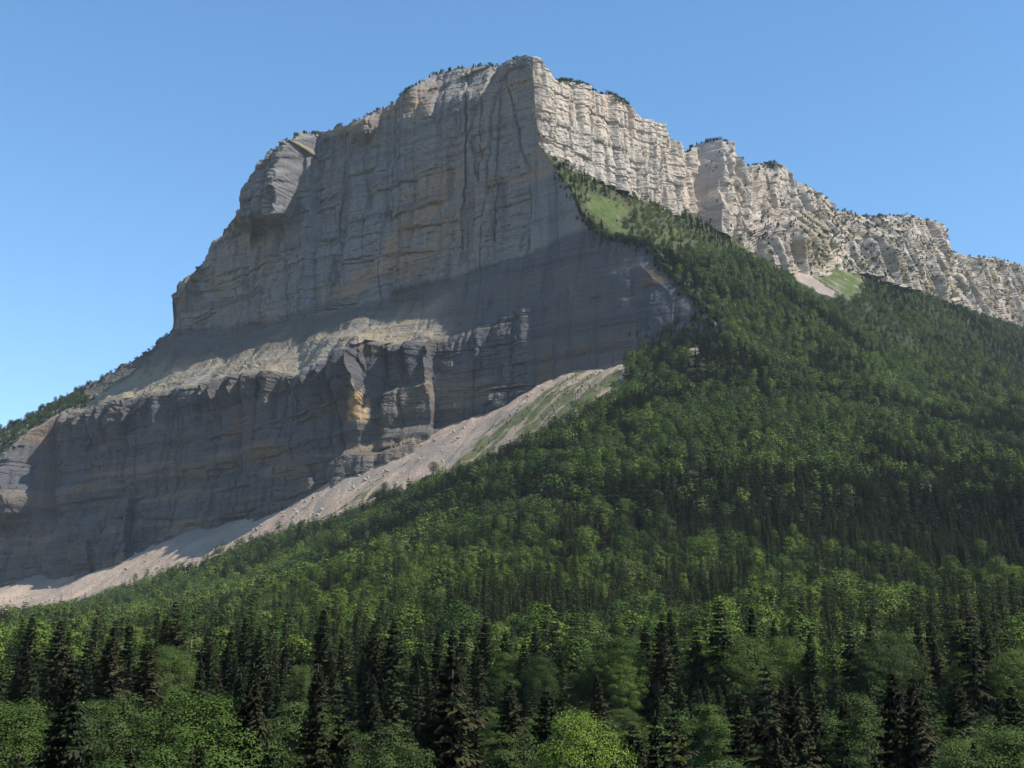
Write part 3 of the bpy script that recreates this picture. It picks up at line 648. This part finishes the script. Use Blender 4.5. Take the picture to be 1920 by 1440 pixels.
    prob = pl([(-220,3),(100,3),(190,3),(200,0.8),(270,.5),(285,0.9),(335,.5),(430,.5),(640,.6),(760,.5),(830,.35),(960,.25),(990,0),(1000,0),(1035,0),(1060,.8),(1090,.9),(1345,.9)], cx)
    for rep in range(3):
        k = rng.random(len(cx)) < prob * 0.33 * np.where(vnoise(cx / 9, cx * 0, seed=61) + 0.6 * vnoise(cx / 3, cx * 0, seed=62) > -0.05, 2.2, 0.12)
        q = top[k] + np.array([N_L[0], N_L[1], 0]) * rng.uniform(0, 4, (k.sum(), 1)); add(q, rng.uniform(3.5, 8.5, k.sum()) * np.where(cx[k] < 200, 1.8, 1) * np.where(cx[k] > 1040, 1.5, 1), rng.random(k.sum()) < 0.7, rng.uniform(0, 0.5, k.sum()))
    # wooded slope at the far left skyline
    m = (L > 1.15) & (L < 2.0) & (PX < 205 - 60 * (L - 1)) & (PX < 150 + 60 * (L - 1)); idx = np.flatnonzero(m.ravel()); idx = rng.choice(idx, min(len(idx), 1500), replace=False)
    q = P.reshape(-1, 3)[idx]; add(q, rng.uniform(9, 17, len(q)), rng.random(len(q)) < 0.6, rng.uniform(0.1, 0.6, len(q)))
    # dark trees hanging on the lower right of the shaded wall
    m = (PX > 1180) & (PY > 575 + 0.35 * (1340 - PX)) & (L < 1) ; idx = np.flatnonzero(m.ravel()); idx = rng.choice(idx, 260, replace=False)
    q = P.reshape(-1, 3)[idx]; add(q, rng.uniform(7, 14, len(q)), rng.random(len(q)) < 0.6, rng.uniform(0.1, 0.6, len(q)))
    m = (PX > 1040) & (PX < 1340) & (PY - RIMY(PX) < 28); idx = np.flatnonzero(m.ravel()); idx = rng.choice(idx, 300, replace=False)
    q = P.reshape(-1, 3)[idx]; add(q, rng.uniform(7, 13, len(q)), rng.random(len(q)) < 0.7, rng.uniform(0.1, 0.6, len(q)))
    PX, PY, Tt, P, va = RW
    nz = np.zeros_like(PX); e = P[1:] - P[:-1]; nz[1:] = np.hypot(e[..., 0], e[..., 1]) / (np.linalg.norm(e, axis=-1) + 1e-9)   # how flat it is going up
    pr = va * 0.045 * sm(0.3, 0.8, nz) + va * 0.007
    k = rng.random(PX.shape) < pr; q = P[k]; add(q, rng.uniform(4, 11, len(q)), rng.random(len(q)) < 0.6, rng.uniform(0.05, 0.55, len(q)))
    cx = PX[-1]; prob = pl([(994,0),(1035,0),(1045,.9),(1165,.8),(1180,.3),(1200,.7),(1270,.5),(1290,.9),(1340,.5),(1393,.8),(1450,.8),(1470,.3),(1520,.4),(1550,.9),(1700,.7),(1760,.5),(1770,.9),(2080,.9)], cx)
    for rep in range(3):
        k = rng.random(len(cx)) < prob * 0.35 * np.where(vnoise(cx / 9, cx * 0, seed=63) + 0.6 * vnoise(cx / 3, cx * 0, seed=64) > -0.05, 2.2, 0.12)
        q = P[-1][k] + np.array([N_R[0], N_R[1], -0.15]) * rng.uniform(-1, 6, (k.sum(), 1)); add(q, rng.uniform(4, 9, k.sum()), rng.random(k.sum()) < 0.7, rng.uniform(0, 0.5, k.sum()))
    m = (PX > 1130) & (PX < 1172) & (PY < 205) | (PX > 1040) & (PX < 1105) & (PY - pl(RR, PX) < 8) | (PX > 1395) & (PX < 1450) & (PY - pl(RR, PX) < 14); idx = np.flatnonzero(m.ravel()); idx = rng.choice(idx, 220, replace=False)
    q = P.reshape(-1, 3)[idx]; add(q, rng.uniform(3, 6.5, len(q)), rng.random(len(q)) < 0.5, rng.uniform(0.1, 0.7, len(q)))
    return T
T = planting()

# the trees of the foreground that can be named one by one: (px top, py top, distance, kind, mesh, width, tint, warmth, label)
HERO = [
 (140,1222,142,'c',0,.78,.05,.10,"tall dark spruce at the lower left, darkest near the left edge"),
 (475,1238,150,'c',1,.70,.05,.30,"dark brownish spruce right of the round bright green beech"),
 (600,1243,155,'c',3,.78,.10,.30,"slim ragged brown-green spruce left of the picture's lower middle"),
 (838,1205,150,'c',2,.85,.05,.45,"big sparse spruce with bare hanging boughs in the lower middle"),
 (207,1192,250,'c',1,1.1,.25,.55,"grey-brown conifer behind the tall dark spruce on the left"),
 (280,1198,270,'c',0,1.1,.25,.55,"brown-tinged conifer between the two dark spruces on the left"),
 (700,1262,230,'c',3,1.0,.2,.1,"small dark conifer left of the big sparse spruce"),
 (1265,1322,134,'c',2,.95,.15,.40,"sparse spruce with drooping open boughs right of the yellow-green maple"),
 (1440,1238,160,'c',2,.78,.05,.35,"tall open dark spruce right of the lower middle"),
 (1487,1262,150,'c',1,.75,.05,.3,"dark spruce standing close right of the tall open one"),
 (1385,1290,190,'c',3,1.0,.05,.2,"narrow dark conifer left of the tall open spruce"),
 (1668,1248,150,'c',0,.80,.05,.2,"tall dark spruce on the right with a pointed top"),
 (1706,1258,145,'c',1,.70,.05,.45,"brownish spruce crowding the pointed dark spruce on the right"),
 (1580,1312,170,'c',3,1.0,.1,.4,"thin grey-brown spruce at the bottom right of the middle"),
 (1790,1265,210,'c',1,1.0,.05,.2,"dark broad spruce near the right edge"),
 (1120,1262,230,'c',3,1.0,.15,.3,"thin conifer behind the yellow-green maple"),
 (955,1272,220,'c',1,1.0,.15,.25,"mid-sized spruce right of the big sparse spruce"),
 (52,1215,260,'c',3,1.1,.2,.2,"narrow conifer close to the left edge"),
 (235,1285,150,'b',1,1.0,.22,.2,"olive green feathery tree between dark spruce and bright beech"),
 (385,1282,150,'b',0,1.1,.52,.0,"round bright green beech at the bottom left"),
 (545,1288,165,'b',2,1.1,.35,.2,"pale slender birch-like tree right of the brownish spruce"),
 (1088,1320,138,'b',3,.80,1.0,.0,"yellow-green rounded maple glowing at the bottom middle"),
 (735,1345,140,'b',1,1.0,.22,.2,"grey-green bushy tree left of the big sparse spruce's foot"),
 (960,1345,145,'b',2,1.0,.2,.2,"dull green tree left of the yellow-green maple"),
 (1612,1288,170,'b',1,1.0,.22,.2,"grey-green leafy tree in the right foreground"),
 (1885,1352,140,'b',0,1.0,.4,.15,"light green leafy tree in the bottom right corner"),
 (1800,1385,135,'b',2,1.0,.18,.2,"dull bush-like tree beside the bottom right corner tree"),
 (40,1300,160,'b',0,1.1,.4,.05,"full green tree in the bottom left corner"),
 (320,1205,300,'b',3,1.0,.45,.15,"wide round tree behind the olive tree on the left"),
 (1330,1300,200,'b',2,1.0,.5,.1,"narrow green tree behind the sparse spruce with open boughs"),
 (1170,1225,300,'b',1,1.0,.7,.1,"light green tree high behind the yellow-green maple"),
]
def group_tree(name, loc, h, w, rz, meshes, tint, warm, label, cat, group, parts=True):
    root = bpy.data.objects.new(name, None); COL.objects.link(root)
    root.location = loc; root.rotation_euler = (0, 0, rz); root.scale = (h * w, h * w, h); root.empty_display_size = 0.1
    root['label'] = label; root['category'] = cat
    if group: root['group'] = group
    crown = bpy.data.objects.new("crown", meshes[0]); COL.objects.link(crown); crown.parent = root; crown['tint'] = float(tint); crown['warmth'] = float(warm)
    trunk = bpy.data.objects.new("trunk", meshes[1]); COL.objects.link(trunk); trunk.parent = root
    return root
hx, hy, hr = [], [], []
for (px, py, Y, kd, mi, w, tint, warm, lab) in HERO:
    p = unproj(px, py, Y); gz = float(ground_z(np.array([p[0]]), np.array([p[1]]))[0]) - 0.4; h = p[2] - gz
    ms = (CON_NEAR if kd == 'c' else BRO_NEAR)[mi]
    group_tree("conifer_tree" if kd == 'c' else "broadleaf_tree", (p[0], p[1], gz), h, w * (1.22 if kd == 'c' else 1.0), rng.uniform(0, 6.28), ms, tint, warm, lab, "tree", None)
    hx.append(p[0]); hy.append(p[1]); hr.append(3.0 if kd == 'c' else 5.0)
hx, hy, hr = map(np.array, (hx, hy, hr))
# clear room round the named trees, and keep sight lines to them open
d2 = np.hypot(T['x'][:, None] - hx, T['y'][:, None] - hy); blk = (d2 < hr + 1.5).any(1)
ang = T['x'] / T['y']; ha = hx / hy
hpy = np.array([q[1] for q in HERO]); tp = project(np.stack([T['x'], T['y'], T['z'] + T['h']], -1))[1]
front = ((np.abs(ang[:, None] - ha) < (hr + 2.0) / hy) & (T['y'][:, None] < hy) & (tp[:, None] < hpy + 95)).any(1)
hid_top = np.where((np.abs(ang[:, None] - ha) < (hr + 2.0) / hy) & (T['y'][:, None] < hy), hpy + 100, 0).max(1)      # keep the view to the named trees open
T['h'] = np.where(front, ratio(960 + 0 * hid_top, hid_top + 30 * rng.random(len(hid_top)))[1] * T['y'] - T['z'], T['h'])
m = ~blk & (T['h'] > 3.5)
T['w'] = np.where(front & (T['h'] < 12), T['w'] * 1.5, T['w'])
for k_ in T: T[k_] = T[k_][m]
# tops of the nearest unnamed trees stay below the photograph's foreground line
top = np.stack([T['x'], T['y'], T['z'] + T['h']], -1); tpx, tpy, td = project(top)
lim = pl([(-300,1235),(0,1230),(300,1225),(600,1250),(900,1260),(1300,1270),(1600,1270),(1920,1275),(2200,1275)], tpx)
near_m = T['y'] < 300
lim = lim + np.where(T['con'], 0, 55)
need = np.where(near_m & (tpy < lim), 1.0, 0.0)
zl = lambda py, Y: ratio(960 + 0 * py, py)[1] * Y
newh = zl(lim + rng.uniform(0, 50, len(lim)), T['y']) - T['z']
T['h'] = np.where(need > 0, np.maximum(newh, 6), T['h'])

# visibility estimate to choose the 300 of each kind that show largest
def visible_px(T):
    W, H = 640, 480; sc = W / 1920; buf = np.full((H, W), -1, np.int32); zb = np.full((H, W), 1e9)
    # terrain and walls as occluders
    for P in (LW[3][::2, ::2].reshape(-1, 3), RW[3][::2, ::2].reshape(-1, 3)):
        a, b_, d = project(P); i = (a * sc).astype(int); j = (b_ * sc).astype(int); k = (i >= 0) & (i < W - 1) & (j >= 0) & (j < H - 1)
        for di in (0, 1):
            for dj in (0, 1): np.minimum.at(zb, (j[k] + dj, i[k] + di), d[k])
    x, y, z, h, w, con = T['x'], T['y'], T['z'], T['h'], T['w'], T['con']
    a0, b0, d0 = project(np.stack([x, y, z], -1)); a1, b1, d1 = project(np.stack([x, y, z + h], -1))
    order = np.argsort(-d0)
    for i in order:
        top, bot = b1[i] * sc, b0[i] * sc; hw = h[i] * w[i] * (0.15 if con[i] else 0.3) * F_PX / d0[i] * sc
        if con[i]: hw *= 0.75
        x0, x1 = int(round(a0[i] * sc - hw)), int(round(a0[i] * sc + hw)) + 1; y0, y1 = int(round(top)), int(round(bot)) + 1
        x0, x1, y0, y1 = max(x0, 0), min(x1, W), max(y0, 0), min(y1, H)
        if x1 <= x0 or y1 <= y0: continue
        sub = zb[y0:y1, x0:x1] > d0[i] - 15; bb = buf[y0:y1, x0:x1]; bb[sub] = i
    return np.bincount(buf[buf >= 0], minlength=len(x))
vis = visible_px(T)
NB_T = len(T['x']); single = np.zeros(NB_T, bool)
n_c, n_b = sum(h[3] == 'c' for h in HERO), sum(h[3] == 'b' for h in HERO)
for con, nh in ((True, n_c), (False, n_b)):
    idx = np.flatnonzero((T['con'] == con) & (vis > 0)); idx = idx[np.argsort(-vis[idx])][:300 - nh]; single[idx] = True
print("TREES", NB_T, "single", single.sum())
for i in np.flatnonzero(single):
    con = bool(T['con'][i]); nearer = T['y'][i] < 330
    lib = (CON_NEAR if nearer else CON_MID) if con else (BRO_NEAR if nearer else BRO_MID)
    kn = "conifer" if con else "leafy"
    a_ = T['x'][i] / T['y'][i]; side = "far left" if a_ < -0.24 else "left" if a_ < -0.08 else "middle" if a_ < 0.08 else "right" if a_ < 0.24 else "far right"
    look = ("tall " if T['h'][i] > (21 if con else 16) else "shorter ") + ("dark " if T['tint'][i] < 0.33 else "mid-green " if T['tint'][i] < 0.6 else "light green ")
    kind_ = "conifer" if con else "leafy tree"
    if T['y'][i] < 230: lab, grp = f"{look}{kind_} among the nearest trees, {side} of the picture", f"nearest {kn} trees of the foreground"
    elif T['y'][i] < 420: lab, grp = f"{look}{kind_} in the wood behind nearest row, {side} of picture", f"{kn} trees behind the nearest row"
    else: lab, grp = f"{look}{kind_} in the forest's middle distance, {side} of picture", f"{kn} trees of the middle distance"
    group_tree("conifer_tree" if con else "broadleaf_tree", (T['x'][i], T['y'][i], T['z'][i]), T['h'][i], T['w'][i], rng.uniform(0, 6.28), lib[i % len(lib)], T['tint'][i], T['warm'][i], lab, "tree", grp)

# all other trees: one forest object per kind, instanced on points
def forest_object(name, sel, crowns, label):
    idx = np.flatnonzero(sel)
    me = bpy.data.meshes.new(name); me.vertices.add(len(idx))
    me.vertices.foreach_set("co", np.stack([T['x'][idx], T['y'][idx], T['z'][idx]], -1).astype(np.float32).ravel())
    def fa(n, v): a = me.attributes.new(n, 'FLOAT', 'POINT'); a.data.foreach_set("value", np.asarray(v, np.float32))
    fa("tint", T['tint'][idx]); fa("warmth", T['warm'][idx])
    a = me.attributes.new("size", 'FLOAT_VECTOR', 'POINT'); hw = T['h'][idx] * T['w'][idx]
    a.data.foreach_set("vector", np.stack([hw, hw, T['h'][idx]], -1).astype(np.float32).ravel())
    a = me.attributes.new("turn", 'FLOAT_VECTOR', 'POINT'); rz = rng.uniform(0, 6.28, len(idx))
    a.data.foreach_set("vector", np.stack([rng.normal(0, .025, len(idx)), rng.normal(0, .025, len(idx)), rz], -1).astype(np.float32).ravel())
    a = me.attributes.new("variant", 'INT', 'POINT'); a.data.foreach_set("value", rng.integers(0, len(crowns), len(idx)).astype(np.int32))
    ob = add_obj(name, me, kind='stuff', label=label)
    ng = bpy.data.node_groups.new(name + "_planting", 'GeometryNodeTree')
    ng.interface.new_socket("Geometry", in_out='INPUT', socket_type='NodeSocketGeometry'); ng.interface.new_socket("Geometry", in_out='OUTPUT', socket_type='NodeSocketGeometry')
    N, Lk = ng.nodes, ng.links
    gi, go = N.new("NodeGroupInput"), N.new("NodeGroupOutput")
    iop = N.new("GeometryNodeInstanceOnPoints"); iop.inputs["Pick Instance"].default_value = True
    jn = N.new("GeometryNodeJoinGeometry")
    for c in reversed(crowns):
        src = bpy.data.objects.new(name + "_tree", c); oi = N.new("GeometryNodeObjectInfo"); oi.inputs["Object"].default_value = src; oi.inputs["As Instance"].default_value = True
        Lk.new(oi.outputs["Geometry"], jn.inputs[0])
    def named(n, t):
        a = N.new("GeometryNodeInputNamedAttribute"); a.data_type = t; a.inputs["Name"].default_value = n; return a.outputs["Attribute"]
    Lk.new(gi.outputs[0], iop.inputs["Points"]); Lk.new(jn.outputs[0], iop.inputs["Instance"])
    Lk.new(named("variant", 'INT'), iop.inputs["Instance Index"]); Lk.new(named("size", 'FLOAT_VECTOR'), iop.inputs["Scale"])
    Lk.new(named("turn", 'FLOAT_VECTOR'), iop.inputs["Rotation"])
    Lk.new(iop.outputs[0], go.inputs[0])
    md = ob.modifiers.new("planting", 'NODES'); md.node_group = ng
    return ob
rest = ~single; mid = T['y'] < 1000
forest_object("conifer_forest_nearer", rest & mid & T['con'], [c[0] for c in CON_MID], "dense conifers of the lower forest, too many to count")
forest_object("conifer_forest_far", rest & ~mid & T['con'], [c[0] for c in CON_FAR], "small far conifers covering the upper mountain side")
forest_object("leafy_forest_nearer", rest & mid & ~T['con'], [c[0] for c in BRO_MID], "dense leafy trees of the lower forest, too many to count")
forest_object("leafy_forest_far", rest & ~mid & ~T['con'], [c[0] for c in BRO_FAR], "small far leafy trees covering the upper mountain side")

# ------------------------------------------------------------------ boulders on the scree
def boulder_mesh(seed):
    r = np.random.default_rng(seed)
    import bmesh
    bm = bmesh.new(); bmesh.ops.create_icosphere(bm, subdivisions=2, radius=1.0)
    nrm = r.normal(size=(9, 3)); nrm /= np.linalg.norm(nrm, axis=1, keepdims=True); cut = r.uniform(0.55, 0.85, 9)
    for v in bm.verts:
        p = np.array(v.co) * r.uniform(0.94, 1.06)
        for n_, c_ in zip(nrm, cut):
            dd = p @ n_
            if dd > c_: p = p - n_ * (dd - c_)
        v.co = p * np.array([1.2, 0.9, 0.8])
    me = bpy.data.meshes.new("boulder"); bm.to_mesh(me); bm.free(); me.materials.append(mat_boulder); return me
BM = [boulder_mesh(500 + i) for i in range(5)]
cnt = 0
cand = rng.uniform([-1000, 1650], [250, 2450], (60000, 2)); cz = ground_z(cand[:, 0], cand[:, 1]); cpx, cpy, cd = project(np.column_stack([cand, cz]))
ok = in_poly(cpx, cpy - 4, SCREE) & in_poly(cpx, cpy + 6, SCREE) & (cand @ N_L - C_L < -pl(TW, cpx) - 34) & ~in_poly(cpx, cpy, TURFZ)
cand, cz, cpx, cpy = cand[ok], cz[ok], cpx[ok], cpy[ok]
sel = np.flatnonzero((cpx > 480) & (cpx < 800) | (rng.random(len(cpx)) < 0.25))[:900]
size = rng.pareto(2.6, len(sel)) * 0.9 + 0.9; size = np.clip(size, 0.8, 3.6); order = np.argsort(-size)
for n_, j in enumerate(order[:120]):
    i = sel[j]; o = bpy.data.objects.new("boulder", BM[n_ % 5]); COL.objects.link(o)
    o.location = (cand[i, 0], cand[i, 1], cz[i] + 0.25 * size[j]); o.rotation_euler = (rng.uniform(-.4, .4), rng.uniform(-.4, .4), rng.uniform(0, 6.28)); o.scale = (size[j],) * 3
    o['label'] = "pale boulder lying on the grey scree apron"; o['category'] = "boulder"; o['group'] = "boulders scattered on the scree"

# ------------------------------------------------------------------ haze
me = bpy.data.meshes.new("haze")
x0, x1, y0, y1, z0, z1 = -6100, 6100, -3100, 7100, -140, 1110
vs = [(x, y, z) for x in (x0, x1) for y in (y0, y1) for z in (z0, z1)]
me.from_pydata(vs, [], [(0, 1, 3, 2), (4, 6, 7, 5), (0, 4, 5, 1), (2, 3, 7, 6), (0, 2, 6, 4), (1, 5, 7, 3)])
hm, hn, hl = new_mat("haze"); vol = hn.new("ShaderNodeVolumePrincipled"); vol.inputs["Density"].default_value = 0.000018
vol.inputs["Color"].default_value = (0.72, 0.84, 1.0, 1); vol.inputs["Anisotropy"].default_value = 0.0
ho = hn.new("ShaderNodeOutputMaterial"); hl.new(vol.outputs[0], ho.inputs["Volume"]); me.materials.append(hm)
add_obj("haze", me, kind='stuff', label="thin blue air between camera and mountain")
